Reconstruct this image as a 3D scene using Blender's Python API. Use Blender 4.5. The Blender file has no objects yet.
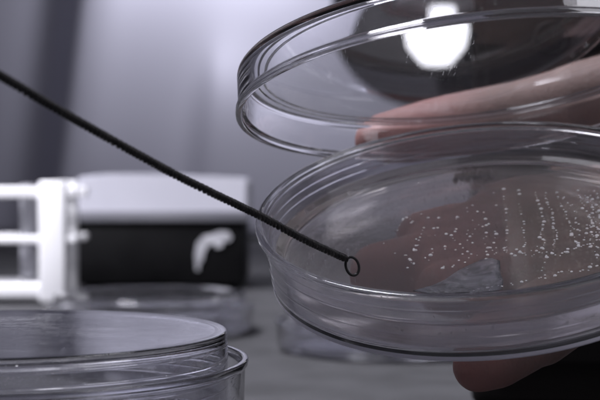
import bpy, bmesh, math, random
from mathutils import Vector, Matrix
random.seed(7)
C = bpy.context.scene.collection
PI = math.pi

# ------------------------------------------------------------------ camera
FPX, CX, CY = 1416.7, 300.0, 200.0          # photo pixels, 85 mm lens on 36 mm
EYE = Vector((0, 0, 0.066)); PITCH = math.atan(25 / FPX)
RT = Vector((1, 0, 0)); FW = Vector((0, math.cos(PITCH), -math.sin(PITCH))); DN = Vector((0, -math.sin(PITCH), -math.cos(PITCH)))
def cv(v): return RT * v[0] + DN * v[1] + FW * v[2]                 # direction: camera axes -> world
def cp(p): return EYE + cv(p) * 0.001                                # point in mm -> world metres
def px(x, y, z): return Vector(((x - CX) / FPX * z, (y - CY) / FPX * z, z))   # pixel at depth z mm
def pw(x, y, z): return cp(px(x, y, z))

cam = bpy.data.cameras.new('camera'); co = bpy.data.objects.new('camera', cam); C.objects.link(co)
co.location = EYE; co.rotation_euler = (PI / 2 - PITCH, 0, 0)
cam.lens = 85; cam.sensor_width = 36; cam.clip_start = 0.01; cam.clip_end = 50
cam.dof.use_dof = True; cam.dof.focus_distance = 0.252; cam.dof.aperture_fstop = 85 / 2.9
cam.dof.aperture_blades = 7
S = bpy.context.scene; S.camera = co

# ------------------------------------------------------------------ materials
def mat(name): 
    m = bpy.data.materials.new(name); m.use_nodes = True
    return m, m.node_tree.nodes, m.node_tree.links, m.node_tree.nodes['Principled BSDF']
def noise(nd, lk, scale, detail=4, vec='Object', stretch=None):
    tc = nd.new('ShaderNodeTexCoord'); n = nd.new('ShaderNodeTexNoise')
    n.inputs['Scale'].default_value = scale; n.inputs['Detail'].default_value = detail
    if stretch:
        mp = nd.new('ShaderNodeMapping'); mp.inputs['Scale'].default_value = stretch
        lk.new(tc.outputs[vec], mp.inputs[0]); lk.new(mp.outputs[0], n.inputs['Vector'])
    else: lk.new(tc.outputs[vec], n.inputs['Vector'])
    return n
def ramp(nd, lk, src, c0, c1, p0=0.3, p1=0.7):
    r = nd.new('ShaderNodeValToRGB'); e = r.color_ramp.elements
    e[0].position, e[1].position = p0, p1; e[0].color = (*c0, 1); e[1].color = (*c1, 1)
    lk.new(src, r.inputs[0]); return r
def bump(nd, lk, src, bs, strength, dist):
    b = nd.new('ShaderNodeBump'); b.inputs['Strength'].default_value = strength; b.inputs['Distance'].default_value = dist
    lk.new(src, b.inputs['Height']); lk.new(b.outputs[0], bs.inputs['Normal']); return b
def solid(name, c0, c1, rough=0.5, scale=60, metal=0.0, bumpd=0.0, stretch=None, spec=0.5):
    m, nd, lk, bs = mat(name)
    n = noise(nd, lk, scale, 5, stretch=stretch)
    lk.new(ramp(nd, lk, n.outputs[0], c0, c1).outputs[0], bs.inputs['Base Color'])
    bs.inputs['Roughness'].default_value = rough; bs.inputs['Metallic'].default_value = metal
    bs.inputs['Specular IOR Level'].default_value = spec
    if bumpd: bump(nd, lk, n.outputs[0], bs, 0.5, bumpd)
    return m
def plastic(name, tint=(0.965, 0.965, 0.98), ior=1.57, r0=0.0, r1=0.05, bd=0.00004, bscale=110):
    m, nd, lk, bs = mat(name)
    bs.inputs['Base Color'].default_value = (*tint, 1); bs.inputs['Transmission Weight'].default_value = 1.0
    bs.inputs['IOR'].default_value = ior
    n = noise(nd, lk, bscale, 3)
    n2 = noise(nd, lk, 900, 4)
    r = nd.new('ShaderNodeMapRange'); r.inputs[1].default_value = 0.5; r.inputs[2].default_value = 0.8
    r.inputs[3].default_value = r0; r.inputs[4].default_value = r1
    lk.new(n2.outputs[0], r.inputs[0]); lk.new(r.outputs[0], bs.inputs['Roughness'])
    b1 = bump(nd, lk, n.outputs[0], bs, 0.35, bd)
    n3 = noise(nd, lk, 240, 2, stretch=(9, 1, 9)); t3 = nd.new('ShaderNodeMapRange'); t3.inputs[1].default_value = 0.66; t3.inputs[2].default_value = 0.72
    lk.new(n3.outputs[0], t3.inputs[0])
    b2 = nd.new('ShaderNodeBump'); b2.inputs['Strength'].default_value = 0.25; b2.inputs['Distance'].default_value = bd*0.6
    lk.new(t3.outputs[0], b2.inputs['Height']); lk.new(b1.outputs[0], b2.inputs['Normal']); lk.new(b2.outputs[0], bs.inputs['Normal'])
    return m
M = {}
M['dish'] = plastic('clear_polystyrene')
def scuff_haze(m, tr, rough):  # scuffs, plus a lavender haze in the colour for reflected light
    nd, lk = m.node_tree.nodes, m.node_tree.links; bs = nd['Principled BSDF']
    tc = nd.new('ShaderNodeTexCoord'); s1 = nd.new('ShaderNodeSeparateXYZ'); s2 = nd.new('ShaderNodeSeparateXYZ')
    lk.new(tc.outputs['Normal'], s1.inputs[0]); lk.new(tc.outputs['Object'], s2.inputs[0])
    def mth(op, a, b=None):
        n = nd.new('ShaderNodeMath'); n.operation = op
        for k, q in enumerate((a, b)):
            if q is None: continue
            if isinstance(q, (int, float)): n.inputs[k].default_value = q
            else: lk.new(q, n.inputs[k])
        return n.outputs[0]
    side = mth('LESS_THAN', mth('ABSOLUTE', s1.outputs[2]), 0.35)
    low = mth('LESS_THAN', s2.outputs[2], -0.0015)
    n = noise(nd, lk, 260, 5, stretch=(0.35, 0.35, 6.0)); mr = nd.new('ShaderNodeMapRange')
    mr.inputs[1].default_value = 0.3; mr.inputs[2].default_value = 0.75; mr.inputs[3].default_value = 0.25; mr.inputs[4].default_value = 1.0
    lk.new(n.outputs[0], mr.inputs[0])
    edge = mth('MULTIPLY', mth('LESS_THAN', s2.outputs[2], -0.01215), mth('LESS_THAN', mth('ABSOLUTE', s1.outputs[2]), 0.97))   # bright highlight line of the bottom edge, put into the colour
    f = mth('ADD', mth('MULTIPLY', mth('MULTIPLY', side, low), mr.outputs[0]), mth('MULTIPLY', edge, 3.0))
    lk.new(mth('SUBTRACT', 1.0, mth('MULTIPLY', f, tr)), bs.inputs['Transmission Weight'])
    cr = nd.new('ShaderNodeMix'); cr.data_type = 'RGBA'; cr.inputs[6].default_value = bs.inputs['Base Color'].default_value; cr.inputs[7].default_value = (0.82, 0.80, 0.90, 1)
    lk.new(f, cr.inputs[0]); lk.new(cr.outputs[2], bs.inputs['Base Color'])
    old = bs.inputs['Roughness'].links[0].from_socket
    lk.new(mth('ADD', old, mth('MULTIPLY', f, rough)), bs.inputs['Roughness'])
scuff_haze(M['dish'], 0.22, 0.12)
M['lid'] = plastic('clear_polystyrene_lid', (0.955, 0.955, 0.97), bd=0.000003, r1=0.008)
M['bench_dish'] = plastic('clear_polystyrene_old', (0.95, 0.95, 0.97), r1=0.08)
M['agar'] = plastic('clear_agar', (0.94, 0.905, 0.88), 1.34, 0.05, 0.11, 0.00011, 60)
M['agar'].node_tree.nodes['Principled BSDF'].inputs['Transmission Weight'].default_value = 0.968
M['colony'] = solid('colony_cream', (0.74, 0.72, 0.73), (0.92, 0.90, 0.91), 0.07, 900, spec=0.9)
M['colony'].node_tree.nodes['Principled BSDF'].inputs['Transmission Weight'].default_value = 0.3
M['pale_film'] = solid('pale_film_gel', (0.30, 0.295, 0.33), (0.62, 0.61, 0.68), 0.25, 170, bumpd=0.002)  # colour of the film that imitates a light area in the agar
for n_ in M['pale_film'].node_tree.nodes:
    if n_.type == 'TEX_NOISE': n_.inputs['Distortion'].default_value = 2.2
M['pale_film'].node_tree.nodes['Principled BSDF'].inputs['Transmission Weight'].default_value = 0.82
M['pale_film'].node_tree.nodes['Principled BSDF'].inputs['IOR'].default_value = 1.34
M['ink'] = solid('black_ink', (0.01, 0.01, 0.012), (0.03, 0.03, 0.034), 0.5, 500)
M['wire'] = solid('dark_wire', (0.012, 0.012, 0.013), (0.03, 0.028, 0.028), 0.45, 900, metal=0.5)
M['rack'] = solid('white_rack_plastic', (0.84, 0.84, 0.86), (0.90, 0.90, 0.91), 0.4, 30)
M['tube'] = solid('frosted_tube', (0.30, 0.30, 0.33), (0.38, 0.38, 0.41), 0.3, 40)
M['grey_lid'] = solid('grey_instrument_plastic', (0.50, 0.50, 0.56), (0.56, 0.56, 0.62), 0.45, 25)
M['black'] = solid('black_instrument_plastic', (0.003, 0.003, 0.0035), (0.006, 0.006, 0.0065), 0.55, 40, spec=0.12)
M['paper'] = solid('white_paper', (0.36, 0.36, 0.39), (0.55, 0.55, 0.58), 0.7, 90)
M['darkbox'] = solid('dark_enamel', (0.007, 0.006, 0.006), (0.012, 0.010, 0.010), 0.6, 18, spec=0.12)
M['strut'] = solid('dark_grey_rubber', (0.05, 0.05, 0.055), (0.075, 0.075, 0.08), 0.7, 20, spec=0.2)
M['strut2'] = solid('mid_grey_steel', (0.13, 0.13, 0.15), (0.18, 0.18, 0.20), 0.6, 20)
M['bench'] = solid('bench_laminate', (0.058, 0.058, 0.061), (0.085, 0.085, 0.09), 0.75, 45, bumpd=0.0001, spec=0.06)
M['wall'] = solid('brushed_steel_panel', (0.46, 0.46, 0.545), (0.58, 0.58, 0.67), 0.42, 2.2, metal=0.35, stretch=(1, 1, 0.15))
M['lamp_body'] = solid('lamp_enamel', (0.30, 0.30, 0.32), (0.36, 0.36, 0.38), 0.35, 30)
M['lamp_house'] = solid('lamp_housing_matte', (0.035, 0.035, 0.038), (0.065, 0.065, 0.07), 0.9, 30, spec=0.1)
def emitter(name, col, s):
    m, nd, lk, bs = mat(name); bs.inputs['Base Color'].default_value = (.9, .9, .9, 1)
    bs.inputs['Emission Color'].default_value = (*col, 1); bs.inputs['Emission Strength'].default_value = s; return m
M['bulb'] = emitter('lit_bulb', (0.93, 0.93, 1.0), 2.2)
def skin():
    m, nd, lk, bs = mat('skin')
    n = noise(nd, lk, 70, 6)
    tcx = nd.new('ShaderNodeTexCoord'); sx_ = nd.new('ShaderNodeSeparateXYZ'); lk.new(tcx.outputs['Object'], sx_.inputs[0])
    ft = nd.new('ShaderNodeMapRange'); ft.interpolation_type = 'SMOOTHSTEP'      # redder towards the fingertips
    ft.inputs[1].default_value = -0.220; ft.inputs[2].default_value = -0.241; ft.inputs[3].default_value = 0.0; ft.inputs[4].default_value = 1.0
    lk.new(sx_.outputs[0], ft.inputs[0])
    mx = nd.new('ShaderNodeMix'); mx.data_type = 'RGBA'; mx.inputs[7].default_value = (0.26, 0.125, 0.115, 1)
    lk.new(ft.outputs[0], mx.inputs[0]); lk.new(mx.outputs[2], bs.inputs['Base Color'])
    lk.new(ramp(nd, lk, n.outputs[0], (0.165, 0.112, 0.099), (0.245, 0.166, 0.150)).outputs[0], mx.inputs[6])
    bs.inputs['Roughness'].default_value = 0.62
    bs.inputs['Subsurface Weight'].default_value = 0.25; bs.inputs['Subsurface Scale'].default_value = 0.002
    bs.inputs['Subsurface Radius'].default_value = (1, 0.4, 0.25)
    n2 = noise(nd, lk, 420, 6, stretch=(1.6, 0.7, 0.9)); b1 = bump(nd, lk, n2.outputs[0], bs, 0.35, 0.0005)
    tc = nd.new('ShaderNodeTexCoord'); vo = nd.new('ShaderNodeTexVoronoi'); vo.feature = 'DISTANCE_TO_EDGE'; vo.inputs['Scale'].default_value = 700
    lk.new(tc.outputs['Object'], vo.inputs['Vector'])
    b2 = nd.new('ShaderNodeBump'); b2.inputs['Strength'].default_value = 0.5; b2.inputs['Distance'].default_value = 0.0002
    lk.new(vo.outputs['Distance'], b2.inputs['Height']); lk.new(b1.outputs[0], b2.inputs['Normal']); lk.new(b2.outputs[0], bs.inputs['Normal'])
    return m
M['skin'] = skin()
M['nail'] = solid('fingernail', (0.30, 0.150, 0.145), (0.36, 0.19, 0.18), 0.4, 120)

# ------------------------------------------------------------------ mesh helpers
def link(name, bm, m, parent=None, smooth=True, mw=None, loc=None):
    me = bpy.data.meshes.new(name)
    bmesh.ops.recalc_face_normals(bm, faces=bm.faces)
    bm.to_mesh(me); bm.free()
    if smooth:
        for p in me.polygons: p.use_smooth = True
    me.materials.append(m)
    o = bpy.data.objects.new(name, me); C.objects.link(o)
    if parent: o.parent = parent
    if mw is not None: o.matrix_world = mw
    if loc is not None: o.location = loc
    return o
def thing(name, label, cat, mw=None, loc=None, group=None):
    o = bpy.data.objects.new(name, None); C.objects.link(o); o.empty_display_size = 0.01
    if mw is not None: o.matrix_world = mw
    if loc is not None: o.location = loc
    tag(o, label, cat, group); return o
def tag(o, label, cat, group=None):
    o['label'] = label; o['category'] = cat
    if group: o['group'] = group
    return o
def lathe(bm, prof, seg=256):
    """closed profile of (r, z) in metres turned about z"""
    rings = []
    for r, z in prof:
        if r < 1e-7: rings.append([bm.verts.new((0, 0, z))] * seg)
        else: rings.append([bm.verts.new((r * math.cos(2*PI*k/seg), r * math.sin(2*PI*k/seg), z)) for k in range(seg)])
    for a, b in zip(rings, rings[1:] + rings[:1]):
        for k in range(seg):
            q = [a[k], a[(k+1) % seg], b[(k+1) % seg], b[k]]
            u = []
            for v in q:
                if v not in u: u.append(v)
            if len(u) > 2:
                try: bm.faces.new(u)
                except ValueError: pass
def rounded(pts, segs=4):
    """pts: (r, z, fillet radius) -> profile with rounded corners, mm to m"""
    out = []; n = len(pts)
    for i, (r, z, f) in enumerate(pts):
        p = Vector((r, z)); a = Vector(pts[i-1][:2]); b = Vector(pts[(i+1) % n][:2])
        if f <= 0: out.append((r, z)); continue
        da = (a - p); db = (b - p); la, lb = da.length, db.length; da.normalize(); db.normalize()
        ang = da.angle(db); t = min(f / math.tan(ang/2), la*0.49, lb*0.49)
        p0, p1 = p + da*t, p + db*t
        for k in range(segs + 1):
            s = k/segs
            q = p0.lerp(p, s).lerp(p.lerp(p1, s), s); out.append((q.x, q.y))
    sup = []                                            # support loops keep flat faces flat under smooth shading
    for i, (r, z) in enumerate(out):
        sup.append((r, z)); r1, z1 = out[(i+1) % len(out)]; L = math.hypot(r1-r, z1-z)
        if L > 0.7 and not (r == 0 and r1 == 0):
            e = 0.1/L
            sup += [(r + (r1-r)*t, z + (z1-z)*t) for t in (e, 1-e)]
    return [(r*0.001, z*0.001) for r, z in sup]
def box(bm, x0, x1, y0, y1, z0, z1, bev=0.0, seg=2):
    r = bmesh.ops.create_cube(bm, size=1)
    for v in r['verts']:
        v.co = Vector(((x0+x1)/2 + v.co.x*(x1-x0), (y0+y1)/2 + v.co.y*(y1-y0), (z0+z1)/2 + v.co.z*(z1-z0)))
    if bev:
        es = list({e for v in r['verts'] for e in v.link_edges})
        bmesh.ops.bevel(bm, geom=es, offset=bev, segments=seg, profile=0.5, affect='EDGES')
def tube(bm, pts, rad, seg=12, closed=False):
    n = len(pts); pts = [Vector(p) for p in pts]
    rr = rad if isinstance(rad, (list, tuple)) else [rad]*n
    rings = []; up = None
    for i, p in enumerate(pts):
        a = pts[(i-1) % n] if (closed or i > 0) else p
        b = pts[(i+1) % n] if (closed or i < n-1) else p
        t = (b - a).normalized()
        if up is None: up = t.orthogonal().normalized()
        up = (up - t*up.dot(t)).normalized(); s = t.cross(up)
        rings.append([bm.verts.new(p + (up*math.cos(2*PI*k/seg) + s*math.sin(2*PI*k/seg))*rr[i]) for k in range(seg)])
    prs = list(zip(rings, rings[1:]))
    for a, b in prs:
        for k in range(seg): bm.faces.new((a[k], a[(k+1) % seg], b[(k+1) % seg], b[k]))
    if closed:
        a, b = rings[-1], rings[0]
        off = min(range(seg), key=lambda q: (a[0].co - b[q].co).length)
        for k in range(seg): bm.faces.new((a[k], a[(k+1) % seg], b[(k+1+off) % seg], b[(k+off) % seg]))
    else:
        bm.faces.new(rings[0][::-1]); bm.faces.new(rings[-1])
def spline(P, n):
    P = [Vector(p) for p in P]; Q = [P[0]*2 - P[1]] + P + [P[-1]*2 - P[-2]]; out = []
    for i in range(1, len(Q)-2):
        for k in range(n):
            t = k/n; a, b, c, d = Q[i-1:i+3]
            out.append(0.5*((2*b) + (c-a)*t + (2*a-5*b+4*c-d)*t*t + (3*b-a-3*c+d)*t**3))
    out.append(P[-1]); return out
def ball(bm, c, r, s=(1, 1, 1), sub=3, rot=None):
    q = bmesh.ops.create_icosphere(bm, subdivisions=sub, radius=r)
    for v in q['verts']:
        w = Vector((v.co.x*s[0], v.co.y*s[1], v.co.z*s[2]))
        v.co = (rot @ w if rot else w) + Vector(c)

# ------------------------------------------------------------------ frames of the held dish and its lid (camera axes, mm)
def frame(c, n):
    n = Vector(n).normalized(); u = Vector((1, 0, 0)); u = (u - n*u.dot(n)).normalized(); v = n.cross(u)
    U, V, N = cv(u), cv(v), cv(n); o = cp(c)
    mw = Matrix(((U.x, V.x, N.x, o.x), (U.y, V.y, N.y, o.y), (U.z, V.z, N.z, o.z), (0, 0, 0, 1)))
    return mw, (Vector(c), u, v, n)
DISH_H = 13.2
DMW, (DC, DU, DV, DNn) = frame((33.6, -0.68, 268.4), (-0.1193, -0.9225, -0.3672))
LMW, (LC, LU, LV, LN) = frame((33.1, -19.2, 270.1), (-0.0846, -0.9723, 0.2177))
def dloc(u, v, w): return DC + DU*u + DV*v + DNn*w                 # dish coordinates (mm, rim plane w = 0) -> camera mm
def hit(x, y, w):                                                    # photo pixel -> (u, v) on the dish plane at height w
    d = px(x, y, 1.0); o = DC + DNn*w
    p = d * (o.dot(DNn) / d.dot(DNn)) - o
    return p.dot(DU), p.dot(DV)

# ------------------------------------------------------------------ petri dish geometry
def base_profile(R=42.5, H=13.2, t=1.15):
    rid = []
    for z in (2.2, 4.6, 7.6, 9.4):                      # faint moulded circumference lines
        a = R-1.85 + 0.55*z/(H-1.6)
        rid += [(a, -H+z, 0.05), (a+0.05, -H+z+0.12, 0.04), (a+0.06, -H+z+0.3, 0.04), (a+0.03, -H+z+0.45, 0.05)]
    return rounded([(0, -H, 0), (R-1.85, -H, 0.45)] + rid + [(R-1.3, -1.6, 0.3), (R, -1.2, 0.4), (R, 0, 0.5),
                    (R-1.3, 0, 0.45), (R-1.3-t+0.55, -1.9, 0.3), (R-1.9-t, -H+t, 1.1), (0, -H+t, 0)])
def lid_profile(R=45.5, H=8.6, t=1.15):
    return rounded([(0, H-t, 0), (R-1.3-t, H-t, 1.0), (R-0.75-t, 1.3, 0.3), (R-0.25-t, 1.0, 0.2), (R-t, 0, 0.35), (R, 0, 0.4), (R-0.1, 1.2, 0.35), (R-0.6, 1.6, 0.3), (R-0.9, H, 1.1),
                    (R-4.2, H, 0.2), (R-4.4, H+0.55, 0.25), (R-5.6, H+0.55, 0.25), (R-5.8, H, 0.2), (0, H, 0)])
dish_root = thing('petri_dish', 'tilted clear agar dish held open in the fingers, speckled with tiny glistening colonies', 'petri dish', DMW @ Matrix.Translation((0, 0, -DISH_H*0.001)))
IDM = Matrix.Translation((0, 0, DISH_H*0.001))
def dish_part(name, bm, m, smooth=True, parent=None):
    o = link(name, bm, m, parent or dish_root, smooth)
    if parent is None: o.matrix_local = IDM
    return o
bm = bmesh.new(); lathe(bm, base_profile()); body = dish_part('dish_wall', bm, M['dish'])
AG = -7.4
bm = bmesh.new()
lathe(bm, rounded([(0, -DISH_H+1.27, 0), (38.3, -DISH_H+1.27, 1.1), (39.35, AG+1.0, 0.2), (39.2, AG+0.75, 0.2), (38.0, AG, 0.7), (0, AG, 0)]))
agar = dish_part('agar', bm, M['agar'])
# moulded circumference lines on the wall
# colonies: streaked rows, picked off the photo and set on the agar
cols = []
def dots(ox, oy, s, L):
    for x, y in L: cols.append((ox + x/s, oy + y/s, random.uniform(0.75, 1.15)))
dots(400, 180, 4, [(20,300),(30,350),(45,330),(38,315),(55,332),(55,275),(65,262),(62,280),(75,240),(72,260),(85,215),(80,228),(95,190),(90,200),(45,170),(40,155),(25,150),(12,155),(100,310),(115,320),(130,290),(128,275),(122,300),(140,220),(135,192),(150,190),(155,150),(112,150),(85,135),(175,345),(170,352),(215,340),(210,346),(180,275),(180,265),(225,155),(230,148),(185,215),(205,220),(212,232),(220,205),(225,195),(220,240),(222,278),(235,320),(260,328),(270,355),(250,295),(270,285),(285,295),(275,310),(270,240),(268,215),(272,200),(252,270),(240,255),(290,250),(280,225),(290,215),(300,195),(290,160),(335,128),(342,155),(315,178),(330,185),(345,180),(355,175),(345,210),(345,225),(335,232),(340,255),(345,285),(352,270),(345,315),(350,298),(308,300),(380,205),(385,215),(380,230),(375,250),(385,270),(378,295),(370,280),(360,270),(385,290),(250,70),(260,50),(290,100),(270,125),(268,110),(375,50),(385,100),(310,125)])
dots(500, 180, 4, [(15,35),(15,65),(15,75),(25,115),(25,130),(25,160),(28,185),(28,200),(28,212),(25,240),(75,40),(78,55),(75,95),(85,135),(95,165),(97,175),(88,190),(95,200),(95,210),(97,228),(103,250),(95,265),(100,258)])
def row(P, n, jx=2.5, jy=2.0):
    P = [Vector((x, y, 0)) for x, y in P]; q = spline(P, 12)
    for k in range(n):
        p = q[min(len(q)-1, int((k + random.random()*0.5)/n*len(q)))]
        cols.append((500 + (p.x + random.gauss(0, jx))/4, 180 + (p.y + random.gauss(0, jy))/4, random.uniform(0.65, 1.05)))
row([(140,50),(152,85),(172,150),(170,190),(163,225),(182,245),(160,272)], 26)
row([(180,55),(188,85),(205,120),(213,160),(215,190),(228,220),(225,238),(210,262)], 26)
row([(228,45),(236,95),(260,130),(275,165),(290,190),(290,215),(302,245),(318,268)], 22, 3.5)
row([(315,40),(325,80),(336,110),(350,150),(340,210),(330,250)], 15, 5)
row([(365,60),(375,120),(370,160),(382,200),(380,250),(392,300),(390,330)], 22, 8, 4)
row([(345,60),(360,130),(362,190),(368,240)], 16, 6, 4)
row([(255,60),(290,120),(305,170),(318,220)], 14, 6, 5)
row([(392,40),(396,120),(392,180),(396,250)], 22, 6, 4)
row([(5,272),(60,288),(120,292),(180,285),(250,285),(330,262),(390,250)], 46, 6, 9)
row([(-105,430),(-60,392),(-10,384)], 0)
row([(170,385),(205,380),(260,368),(300,362),(350,352),(395,340)], 16, 6, 5)
row([(150,392),(182,318),(190,300)], 7, 3, 3)
dots(430, 260, 2.86, [(125,88),(140,84),(165,80),(178,78),(195,74),(205,75),(232,66),(236,70),(262,62),(275,58)])
dots(320, 180, 4, [(255,252),(300,292),(345,300),(350,350),(362,320),(375,335),(378,280),(385,235),(330,160),(345,150),(360,155),(370,165),(318,180),(310,200)])
def colony_bm(items):
    bm = bmesh.new()
    for (x, y, s) in items:
        u, v = hit(x, y, AG + 0.05)
        if math.hypot(u, v) > 38.3: continue
        ball(bm, (u*0.001, v*0.001, (AG - 0.03)*0.001), 0.000285*s*random.choice((0.55, 0.7, 0.8, 0.95, 1.1, 1.4)), (1, random.uniform(0.8, 1.1), 0.66), 2)
    return bm
inside = [c for c in cols if math.hypot(*hit(c[0], c[1], AG)) < 38.2 and c[0] < 606]
inside.sort(key=lambda c: -c[2])
for c in inside[:100]:
    o = link('colony', colony_bm([c]), M['colony'], agar)
rest = link('colony_specks', colony_bm(inside[100:]), M['colony'], agar); rest['kind'] = 'stuff'
# pale film added to stand in for a light area near the front
bm = bmesh.new()
outl = [(410,291.5),(428,287),(444,280),(457,271),(470,265),(482,260),(492,258),(499,261),(500,266),(501,273),(503,280),(504,286),(502,290),(494,292),(484,293),(474,293.5),(462,294),(448,294.5),(435,295)]
ring = []
for x, y in outl:
    u, v = hit(x, y, AG); k = min(1.0, 37.2/max(1e-6, math.hypot(u, v)))
    ring.append((u*k*0.001, v*k*0.001))
cx_ = sum(p[0] for p in ring)/len(ring); cy_ = sum(p[1] for p in ring)/len(ring)
layers = []
for s, h in ((1.0, 0.02), (0.93, 0.14), (0.75, 0.28), (0.5, 0.16), (0.25, 0.3)):
    layers.append([bm.verts.new((cx_ + (x-cx_)*s*random.uniform(.96, 1.04), cy_ + (y-cy_)*s*random.uniform(.96, 1.04), (AG + h + random.uniform(-.06, .06)*(s < 1))*0.001)) for x, y in ring])
for a, b in zip(layers, layers[1:]):
    for k in range(len(ring)): bm.faces.new((a[k], a[(k+1) % len(ring)], b[(k+1) % len(ring)], b[k]))
bm.faces.new(layers[-1]); bm.faces.new(layers[0][::-1])
link('light_patch', bm, M['pale_film'], agar)['label'] = 'pale film on the agar standing in for a light area near the front wall'
# scribbled marks in black ink on the underside
def stroke(pts, r, w=-DISH_H-0.05):
    b = bmesh.new(); P = []
    for x, y in pts:
        u, v = hit(x - 2, y - 6, AG - 1.5); P.append((u*0.001, v*0.001, w*0.001))
    tube(b, spline(P, 4), r, 6); return b
for st in ([(457,184),(460,176),(464,182),(466,174)], [(469,183),(472,172),(477,183)], [(469,179),(478,178)], [(480,184),(482,173),(487,178),(481,179),(488,185)], [(491,173),(490,183),(495,181)]):
    dish_part('ink_mark', stroke(st, 0.0006), M['ink'])

# ------------------------------------------------------------------ lid held above
lid_root = thing('dish_cover', 'empty clear round lid tilted open above the held dish', 'dish lid', LMW)
bm = bmesh.new(); lathe(bm, lid_profile()); o = link('lid_shell', bm, M['lid'], lid_root)

# ------------------------------------------------------------------ inoculating loop
loop_root = thing('inoculation_loop', 'dark twisted wire loop reaching down over the agar', 'inoculating loop', loc=pw(352, 266, 255))
LO = loop_root.location.copy()
path = spline([px(*p) for p in ((-150,-8,172), (-60,42,182), (0,75.5,191), (50,105,199), (100,133.5,208), (180,177,222), (260,216,237), (305,240,246), (346,259,254.5))], 60)
# resample evenly
L = [0.0]
for a, b in zip(path, path[1:]): L.append(L[-1] + (b-a).length)
step = 0.16; N = int(L[-1]/step); ev = []; j = 0
for k in range(N+1):
    s = k*step
    while j < len(L)-2 and L[j+1] < s: j += 1
    t = (s - L[j])/max(1e-9, L[j+1]-L[j]); ev.append(path[j].lerp(path[j+1], t))
bm = bmesh.new()
for ph in (0, PI):
    pts = []
    for k, p in enumerate(ev):
        t = (ev[min(k+1, N)] - ev[max(k-1, 0)]).normalized(); a = t.cross(Vector((0, 0, 1))).normalized(); b = t.cross(a)
        ang = 2*PI*(k*step/1.7 + 0.22*math.sin(k*step*0.31) + 0.12*math.sin(k*step*0.93)) + ph
        pts.append(cp(p + (a*math.cos(ang) + b*math.sin(ang))*0.31) - LO)
    tube(bm, pts, 0.00042, 8)
link('twisted_shaft', bm, M['wire'], loop_root)
bm = bmesh.new(); rp = []
cc = px(352.3, 266.3, 255)
for k in range(48):
    a = 2*PI*k/48; ex, ey = 1.17*math.cos(a), 1.68*math.sin(a)
    ca, sa = math.cos(-0.30), math.sin(-0.30)
    rp.append(cp(cc + Vector((ex*ca - ey*sa, ex*sa + ey*ca, 0.5*math.cos(a)))) - LO)
tube(bm, rp, 0.00025, 8, closed=True)
link('wire_ring', bm, M['wire'], loop_root)

# ------------------------------------------------------------------ the hand
def capsule(bm, a, b, ra, rb):
    d = b - a; n = max(2, int(d.length/(0.35*max(ra, rb)))+1)
    for k in range(n+1):
        t = k/n; ball(bm, a.lerp(b, t), ra + (rb-ra)*t, sub=3)
def finger(bm, J):
    for (a, ra), (b, rb) in zip(J, J[1:]):
        capsule(bm, a, b, ra, rb)
hb = bmesh.new()
def D(u, v, w): return cp(dloc(u, v, w))
W0 = -DISH_H
tips = {}
def under(name, tip_uv, ang, r, length, knuckle, drop=0.0):
    """finger lying under the dish: tip, two bends, knuckle"""
    u, v = tip_uv; d = Vector((math.cos(ang), math.sin(ang)))
    J = [(D(u, v, W0 - r*0.80 - 0.6 - drop), r*0.74*1e-3)]
    for f, rr, dz in ((0.10, 0.90, 0.0), (0.30, 0.97, 0.0), (0.36, 1.02, 0.2), (0.55, 0.98, 0.8), (0.66, 1.08, 1.4), (0.85, 1.05, 3.0)):
        J.append((D(u + d.x*length*f, v + d.y*length*f, W0 - r*rr - 0.5 - dz - drop), r*rr*1e-3))
    J.append((D(*knuckle), r*1.25e-3))
    finger(hb, J); tips[name] = (J, d)
mu, mv = hit(377, 247, W0 + 1.8)
under('middle', (mu, mv), 0.08, 8.4, 72, (58, mv + 8, -30))
under('index', (mu + 10, mv + 13.5), 0.06, 8.3, 62, (58, mv + 21, -28))
under('fore', (mu + 27, mv + 25), 0.0, 7.8, 50, (62, mv + 30, -28))
under('ring', (mu + 12, mv - 12.5), 0.05, 8.2, 66, (58, mv - 9, -31))
for (A, B) in (('middle', 'index'), ('middle', 'ring'), ('index', 'fore')):
    ja, jb = tips[A][0], tips[B][0]
    mid = [(a.lerp(b, 0.5), min(ra, rb)*0.97) for (a, ra), (b, rb) in zip(ja, jb)]
    finger(hb, mid[1:])
pu, pv = hit(479, 374, W0 - 7)
under('little', (pu, pv), 0.80, 6.2, 50, (pu + 52, pv + 42, -29), 0.0)
# palm and wrist
for (a, ra), (b, rb) in (((( 58, mv + 22, -29), 9.5), ((105, mv + 16, -30), 14)), (((58, mv + 7, -31), 10), ((105, mv + 8, -31), 15)), (((58, mv - 9, -32), 9.5), ((105, mv, -32), 14)), (((pu + 52, pv + 42, -30), 8.5), ((105, mv - 4, -32), 13)),
                         (((105, mv + 14, -30), 15), ((150, mv + 12, -36), 17)), (((105, mv, -32), 14), ((150, mv + 2, -36), 17)), (((150, mv + 8, -36), 19), ((230, mv + 10, -46), 24))):
    capsule(hb, D(*a), D(*b), ra*1e-3, rb*1e-3)
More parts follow.
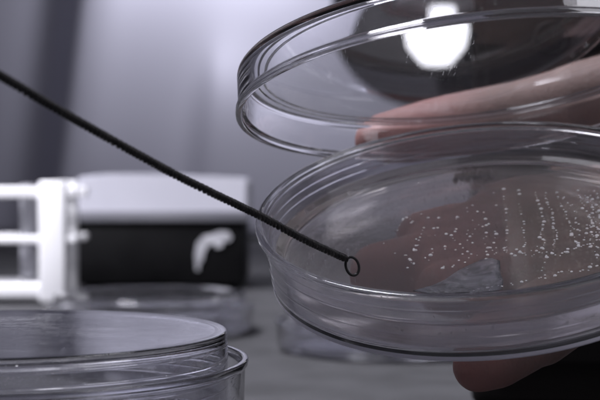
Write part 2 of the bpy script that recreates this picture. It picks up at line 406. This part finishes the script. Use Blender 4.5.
# thumb behind the lid, resting on the far rim
TH = [((376,139,324), 5.4), ((386,137.5,325), 6.7), ((409,134,326), 7.5), ((432,129,327), 7.9), ((452,125,327), 8.1), ((457,124,327), 7.6), ((462,123,327), 8.1), ((467,122,327), 7.7), ((472,121,327), 8.1), ((520,110,328), 7.8), ((560,100,329), 8.1), ((566,98,329), 7.7), ((572,96,329), 8.3), ((590,92,329), 8.7), ((625,85,329), 9.3), ((700,80,328), 10.2), ((790,120,326), 12.5)]
TJ = [(pw(*p), r*1e-3) for p, r in TH]
finger(hb, TJ)
capsule(hb, TJ[-1][0], D(100, mv + 20, -24), 12.5e-3, 15e-3)
capsule(hb, TJ[-2][0], D(85, mv + 34, -22), 9e-3, 10e-3)
HO = D(230, mv + 10, -46)
me = bpy.data.meshes.new('person')
for v in hb.verts: v.co -= HO
hb.to_mesh(me); hb.free()
tmp = bpy.data.objects.new('person', me); C.objects.link(tmp)
rm = tmp.modifiers.new('r', 'REMESH'); rm.mode = 'VOXEL'; rm.voxel_size = 0.0008
sm = tmp.modifiers.new('s', 'SMOOTH'); sm.iterations = 6; sm.factor = 0.5
dg = bpy.context.evaluated_depsgraph_get()
me2 = bpy.data.meshes.new_from_object(tmp.evaluated_get(dg))
bpy.data.objects.remove(tmp); bpy.data.meshes.remove(me)
me2.name = 'person'; me2.materials.clear(); me2.materials.append(M['skin'])
for p in me2.polygons: p.use_smooth = True
person = bpy.data.objects.new('person', me2); C.objects.link(person); person.location = HO
tag(person, 'bare hand with fingers under the tilted dish and thumb behind the lid', 'person')
def nail(center, along, normal, ln, wd):
    b = bmesh.new(); along = along.normalized(); normal = (normal - along*normal.dot(along)).normalized(); side = along.cross(normal)
    nx, ny = 10, 8; top = []; bot = []
    for i in range(nx+1):
        s = i/nx*2-1; rt, rb = [], []
        for j in range(ny+1):
            t = j/ny*2-1
            wx = wd*(1 - 0.35*max(0, s)**3 - 0.25*max(0, -s)**3)
            p = center - HO + along*(s*ln) + side*(t*wx) - normal*(t*t*wd*0.42) - normal*(max(0, s)**2*ln*0.12)
            rt.append(b.verts.new(p)); rb.append(b.verts.new(p - normal*0.0006))
        top.append(rt); bot.append(rb)
    for i in range(nx):
        for j in range(ny):
            b.faces.new((top[i][j], top[i+1][j], top[i+1][j+1], top[i][j+1])); b.faces.new((bot[i][j], bot[i][j+1], bot[i+1][j+1], bot[i+1][j]))
    for i in range(nx):
        for j in (0, ny): b.faces.new((top[i][j], bot[i][j], bot[i+1][j], top[i+1][j]))
    for j in range(ny):
        for i in (0, nx): b.faces.new((top[i][j], top[i][j+1], bot[i][j+1], bot[i][j]))
    link('fingernail', b, M['nail'], person)
for k in ('little', 'ring', 'middle', 'index'):
    J, d = tips[k]; a = J[0][0] - J[2][0]; c = J[0][0].lerp(J[2][0], 0.3); nn = -cv(DNn)
    nail(c + nn*J[1][1]*0.86, a, nn, 0.0052, 0.0042)

# ------------------------------------------------------------------ dishes standing on the bench
bench_z = 0.0
def closed_dish(loc, label, H, R, group, protos={}):
    # stored upside down: the lid below, the base inverted inside it
    r = thing('petri_dish', label, 'petri dish', loc=loc, group=group)
    if H not in protos:
        b = bmesh.new(); lathe(b, [(x, H*0.001 - 0.0 - (z + (H-1.5)*0.001)) for x, z in base_profile(R-2.1, H-1.5)], 192); c = link('dish_base', b, M['bench_dish'], r)
        b = bmesh.new(); lathe(b, [(x, (H-5)*0.001 - z) for x, z in lid_profile(R, H-5.6)], 192); l = link('lid', b, M['bench_dish'], r)
        protos[H] = (c, l)
    else:
        for s in protos[H]:
            c = s.copy(); C.objects.link(c); c.parent = r
    return r
HD, HS = 16.0, 18.65
G = 'closed petri dishes on the bench'
sx = (5-300)/FPX*0.256; sy = 0.256
top_z = EYE.z - 0.028
for k in range(2):
    z = top_z - (HS + 0.15)*0.001*(k+1)
    closed_dish((sx + (0.0012 if k == 1 else 0), sy + (0.002 if k else 0), z), 'clear closed dish on top of the stack at lower left' if k == 0 else 'clear closed dish beneath the top one of the left stack', HS, 44.0, G)
closed_dish(((150-300)/FPX*0.595, 0.595, 0.0006), 'clear closed dish standing between the white rack and the black-fronted box', HD, 44.0, G)
closed_dish(((392-300)/FPX*0.536, 0.536, 0.0006), 'clear closed dish on the bench behind the held dish', HD, 44.0, G)

# ------------------------------------------------------------------ white test tube rack
RZ = 0.727
def X(x, z): return (x-300)/FPX*z
def Z(y, z): return EYE.z - (y-175)/FPX*z
rk = thing('test_tube_rack', 'white plastic test tube rack with two shelves at the left edge', 'tube rack', loc=(X(0, RZ), RZ, 0))
def rpart(name, x0, x1, y0, y1, z0, z1, bev=0.0015, m=None, p=None):
    b = bmesh.new(); box(b, x0, x1, y0, y1, z0, z1, bev, 3); o = link(name, b, m or M['rack'], rk); o.location = -rk.location; return o
xa, xb = X(41, RZ), X(68, RZ)
rpart('post', xa, xb, RZ-0.0085, RZ+0.004, 0.001, Z(181, RZ))
rpart('post', xa, xb, RZ+0.028, RZ+0.034, 0.001, Z(181, RZ))
for q in (-0.105, ):
    rpart('post', xa+q, xb+q, RZ-0.0085, RZ+0.004, 0.001, Z(181, RZ)); rpart('post', xa+q, xb+q, RZ+0.028, RZ+0.034, 0.001, Z(181, RZ))
def shelf(name, yt, yb, x1):
    b = bmesh.new(); z1, z0 = Z(yt, RZ), Z(yb, RZ); x0 = xa - 0.115
    # a plate with round tube holes: built as a grid of strips round eight-sided openings
    y0, y1 = RZ-0.0065, RZ+0.0365
    box(b, x0, x1, y0, y0+0.008, z0, z1, 0.001); box(b, x0, x1, y1-0.008, y1, z0, z1, 0.001)
    xx = x0
    while xx < x1 - 0.004:
        box(b, xx, xx+0.004, y0+0.0082, y1-0.0082, z0+0.0005, z1-0.0005); xx += 0.0205
    box(b, x0, x1, (y0+y1)/2-0.002, (y0+y1)/2+0.002, z0+0.0008, z1-0.0008)
    o = link(name, b, M['rack'], rk, False); o.location = -rk.location
shelf('upper_shelf', 187, 197.5, X(78, RZ)); shelf('middle_shelf', 235.5, 243, X(78, RZ))
rpart('foot_plate', xa-0.115, X(43, RZ), RZ-0.0068, RZ+0.0368, 0.0025, Z(283, RZ), 0.002)
tt = thing('test_tube', 'grey frosted test tube standing in the white rack', 'test tube', loc=(X(29, RZ+0.012), RZ+0.012, Z(283, RZ)+0.0005))
b = bmesh.new(); h = 0.05; lathe(b, rounded([(0, 0, 0), (4.6, 0.0, 4.0), (4.6, 50, 0.4), (3.8, 50, 0.3), (3.8, 1.2, 3.2), (0, 0.9, 0)], 6), 48); link('tube_wall', b, M['tube'], tt)

# ------------------------------------------------------------------ box with grey top and black front
BZ = 0.81
bx = thing('instrument_box', 'small bench instrument with pale grey cover and black front bearing a torn paper sticker', 'instrument', loc=(X(162, BZ), BZ+0.04, 0))
OFF = -bx.location
x0, x1 = X(70, BZ), X(246, BZ)
b = bmesh.new(); box(b, x0+0.001, x1-0.001, BZ, BZ+0.08, 0.003, Z(222, BZ), 0.0012); link('body', b, M['black'], bx).location = OFF
b = bmesh.new()
zt0, zt1, zb = Z(182, BZ), Z(173, BZ), Z(221.5, BZ)
prof = [(x0, zb), (x1+0.001, zb), (x1+0.001, Z(180, BZ)), (X(236, BZ), Z(178, BZ)), (X(150, BZ), Z(174, BZ)), (X(110, BZ), Z(173.5, BZ)), (X(78, BZ), Z(177, BZ)), (x0, Z(196, BZ))]
f = [b.verts.new((x, BZ-0.002, z)) for x, z in prof]; g = [b.verts.new((x, BZ+0.082, z)) for x, z in prof]
b.faces.new(f); b.faces.new(g[::-1])
for k in range(len(f)): b.faces.new((f[k], g[k], g[(k+1) % len(f)], f[(k+1) % len(f)]))
bmesh.ops.bevel(b, geom=b.edges[:], offset=0.0012, segments=3, affect='EDGES')
link('cover', b, M['grey_lid'], bx, False).location = OFF
b = bmesh.new(); box(b, x0-0.0006, x1+0.0016, BZ-0.0034, BZ-0.0021, Z(221.5, BZ), Z(211, BZ), 0.0004); link('cover_lip', b, M['strut2'], bx).location = OFF
# torn sticker: C-shaped flake
pts_o = [(196,270),(195,255),(197,243),(203,236),(212,234),(220,231),(229,232),(232,237),(230,241),(223,242),(222,247),(216,248),(214,243),(208,246),(204,253),(203,260),(200,264),(199,271)]
b = bmesh.new()
f = [b.verts.new((X(x, BZ), BZ-0.0012 - random.uniform(0, 0.0012), Z(y, BZ))) for x, y in pts_o]; g = [b.verts.new((v.co.x, BZ-0.0001, v.co.z)) for v in f]
bmesh.ops.triangle_fill(b, use_beauty=True, edges=[b.edges.new((f[k], f[(k+1) % len(f)])) for k in range(len(f))])
for k in range(len(f)): b.faces.new((f[k], g[k], g[(k+1) % len(f)], f[(k+1) % len(f)]))
link('sticker', b, M['paper'], bx, False).location = OFF
for sxx in (x0+0.012, x1-0.012):
    for syy in (BZ+0.012, BZ+0.068):
        b = bmesh.new(); lathe(b, [(0, 0.0), (0.005, 0.0), (0.0055, 0.0029), (0, 0.0029)], 24); o = link('foot', b, M['black'], bx); o.location = OFF + Vector((sxx, syy, 0.0001))

# ------------------------------------------------------------------ dark cabinet at right
KZ = 0.395
kx0, kx1 = X(471, KZ), X(471, KZ)+0.16
kb = thing('cabinet', 'black enamelled instrument cabinet standing behind the hand', 'cabinet', loc=((kx0+kx1)/2, KZ+0.1, 0))
OFF = -kb.location
b = bmesh.new(); box(b, kx0, kx1, KZ, KZ+0.2, 0.0006, 0.24, 0.004, 4); link('housing', b, M['darkbox'], kb).location = OFF
b = bmesh.new(); box(b, kx0+0.004, kx1-0.004, KZ-0.003, KZ-0.0003, 0.014, 0.226, 0.0012); link('front_panel', b, M['darkbox'], kb).location = OFF
b = bmesh.new(); lathe(b, rounded([(0, 0, 0), (4.6, 0, 0.2), (4.0, 6, 0.8), (0, 6, 0)], 3), 32); o = link('knob', b, M['black'], kb); o.matrix_local = Matrix.Translation(OFF + Vector((X(548, KZ), KZ-0.0032, Z(37, KZ)))) @ Matrix.Rotation(PI/2, 4, 'X')
piv = Vector((kx0, KZ, 0)); kr = Matrix.Rotation(-math.radians(9), 4, 'Z'); kb.matrix_world = Matrix.Translation(piv) @ kr @ Matrix.Translation(kb.location - piv)

# ------------------------------------------------------------------ lit lamp behind
LZ = 0.9
lp = thing('bench_lamp', 'lit lamp with a bright round bulb glowing through the raised lid', 'lamp', loc=(X(436, LZ), LZ+0.03, 0))
OFF = -lp.location
def lpart(name, b, m): o = link(name, b, m, lp); o.location = OFF; return o
b = bmesh.new(); zc = Z(32, LZ)
lathe(b, rounded([(0, -21.5, 0), (9, -20.5, 6), (18.5, -9, 7), (20.5, 3, 8), (16, 16, 8), (9.5, 27, 5), (9.0, 40, 0.5), (0, 40, 0)], 8), 48)
o = lpart('bulb', b, M['bulb']); o.location = OFF + Vector((X(436, LZ), LZ, zc))
b = bmesh.new(); tube(b, [(X(436, LZ), LZ, Z(-60, LZ)), (X(436, LZ), LZ, Z(-40, LZ)), (X(436, LZ), LZ, Z(-26, LZ))], [0.012, 0.03, 0.036], 40); lpart('lamp_shade', b, M['lamp_body'])
b = bmesh.new(); ball(b, (X(436, LZ+0.12), LZ+0.12, Z(18, LZ+0.12)), 0.076, (1.0, 0.8, 0.86), 5)
lpart('housing', b, M['lamp_house'])
b = bmesh.new(); tube(b, [(X(402, LZ+0.09), LZ+0.088, Z(-40, LZ)), (X(415, LZ), LZ+0.05, Z(-66, LZ)), (X(436, LZ), LZ+0.004, Z(-58, LZ))], 0.004, 12); lpart('bracket', b, M['lamp_body'])
b = bmesh.new(); tube(b, spline([(X(436, LZ), LZ, Z(-58, LZ)), (X(436, LZ), LZ+0.03, Z(-75, LZ)), (X(436, LZ)+0.03, LZ+0.08, Z(-40, LZ)), (X(500, LZ), LZ+0.1, 0.1), (X(500, LZ), LZ+0.1, 0.01)], 10), 0.004, 16); lpart('stem', b, M['lamp_body'])
b = bmesh.new(); lathe(b, rounded([(0, 0.6, 0), (45, 0.6, 1), (40, 12, 3), (0, 14, 0)], 4), 48); o = lpart('lamp_foot', b, M['lamp_body']); o.location = OFF + Vector((X(500, LZ), LZ+0.1, 0))

# ------------------------------------------------------------------ bench and wall
def struct(name, b, m, smooth=False):
    o = link(name, b, m, None, smooth); o['kind'] = 'structure'; return o
b = bmesh.new(); box(b, -1.6, 1.6, -0.35, 1.62, -0.04, 0.0, 0.002); struct('bench_top', b, M['bench'])
b = bmesh.new()
def fold(x, z):
    # creases added, their shading stands in for reflected streaks, leaning a little; px positions taken at the wall's distance
    def cr(xt, xm, amp, left, right, z0=None):
        xc = X(xm + (xt - xm)*((z - Z(170, 1.5))/(Z(0, 1.5) - Z(170, 1.5))), 1.5); d = x - xc
        g = math.exp(-(d/(left if d < 0 else right))**2)
        if z0 is not None: g *= 1/(1 + math.exp((z - z0)/0.02))
        return amp*g
    return cr(96, 76, 0.056, 0.029, 0.100) + cr(228, 212, 0.015, 0.020, 0.060, Z(70, 1.5)) + 0.003*math.sin(x*21 + z*4 + 1)
xs = [-1.6 + 0.1*i for i in range(12)] + [-0.45 + 0.006*i for i in range(135)] + [0.36 + 0.1*i for i in range(13)]
zs = [0.0005 + 0.012*i for i in range(34)] + [0.42, 0.6, 0.9, 1.4]
g0 = [[b.verts.new((x, 1.5 - fold(x, z), z)) for z in zs] for x in xs]
gb = [[b.verts.new((x, 1.56, z)) for z in (zs[0], zs[-1])] for x in xs]
for a, c in zip(g0, g0[1:]):
    for k in range(len(zs)-1): b.faces.new((a[k], a[k+1], c[k+1], c[k]))
for (a, c), (ba, bc) in zip(zip(g0, g0[1:]), zip(gb, gb[1:])):
    b.faces.new((ba[0], bc[0], bc[1], ba[1])); b.faces.new((a[0], c[0], bc[0], ba[0])); b.faces.new((a[-1], ba[1], bc[1], c[-1]))
struct('back_wall', b, M['wall'], True)
b = bmesh.new(); box(b, -1.6, 1.6, 1.425, 1.435, 0.0008, 0.006, 0.001); struct('wall_seal', b, M['strut'])

# ------------------------------------------------------------------ light
w = bpy.data.worlds.new('World'); S.world = w; w.use_nodes = True
bg = w.node_tree.nodes['Background']; bg.inputs[0].default_value = (0.85, 0.83, 1.0, 1); bg.inputs[1].default_value = 0.10
def area(name, loc, target, sx, sy, power, col=(0.925, 0.915, 1.0), spread=180):
    l = bpy.data.lights.new(name, 'AREA'); l.shape = 'RECTANGLE'; l.size = sx; l.size_y = sy; l.energy = power; l.color = col; l.spread = math.radians(spread)
    o = bpy.data.objects.new(name, l); C.objects.link(o); o.location = loc
    o.rotation_euler = (Vector(target) - Vector(loc)).to_track_quat('-Z', 'Y').to_euler(); return o
area('hood_light', (-0.30, 0.42, 0.85), (0.0, 0.35, 0.05), 0.5, 0.20, 5.4, spread=105)
area('window_light', (0.85, -0.10, 0.85), (0.03, 0.27, 0.06), 0.6, 0.6, 5.5)
def spot(name, loc, target, energy, cone, soft):
    l = bpy.data.lights.new(name, 'SPOT'); l.energy = energy; l.color = (0.925, 0.915, 1.0); l.spot_size = math.radians(cone); l.spot_blend = 1.0; l.shadow_soft_size = soft
    o = bpy.data.objects.new(name, l); C.objects.link(o); o.location = loc
    o.rotation_euler = (Vector(target) - Vector(loc)).to_track_quat('-Z', 'Y').to_euler(); return o
spot('rack_spot', (-0.34, 0.50, 0.36), (-0.135, 0.75, 0.03), 12.0, 42, 0.05)
spot('wall_spot', (-0.055, 1.31, 0.40), (-0.07, 1.5, 0.265), 4.3, 128, 0.03)

# ------------------------------------------------------------------ render settings
S.view_settings.view_transform = 'Standard'; S.view_settings.look = 'None'
S.view_settings.exposure = 0; S.view_settings.gamma = 1
S.render.engine = 'CYCLES'
cy = S.cycles; cy.max_bounces = 24; cy.transmission_bounces = 24; cy.glossy_bounces = 12; cy.diffuse_bounces = 4; cy.transparent_max_bounces = 16
cy.caustics_reflective = True; cy.caustics_refractive = True; cy.blur_glossy = 0.3; cy.sample_clamp_indirect = 6.0
cy.use_denoising = True
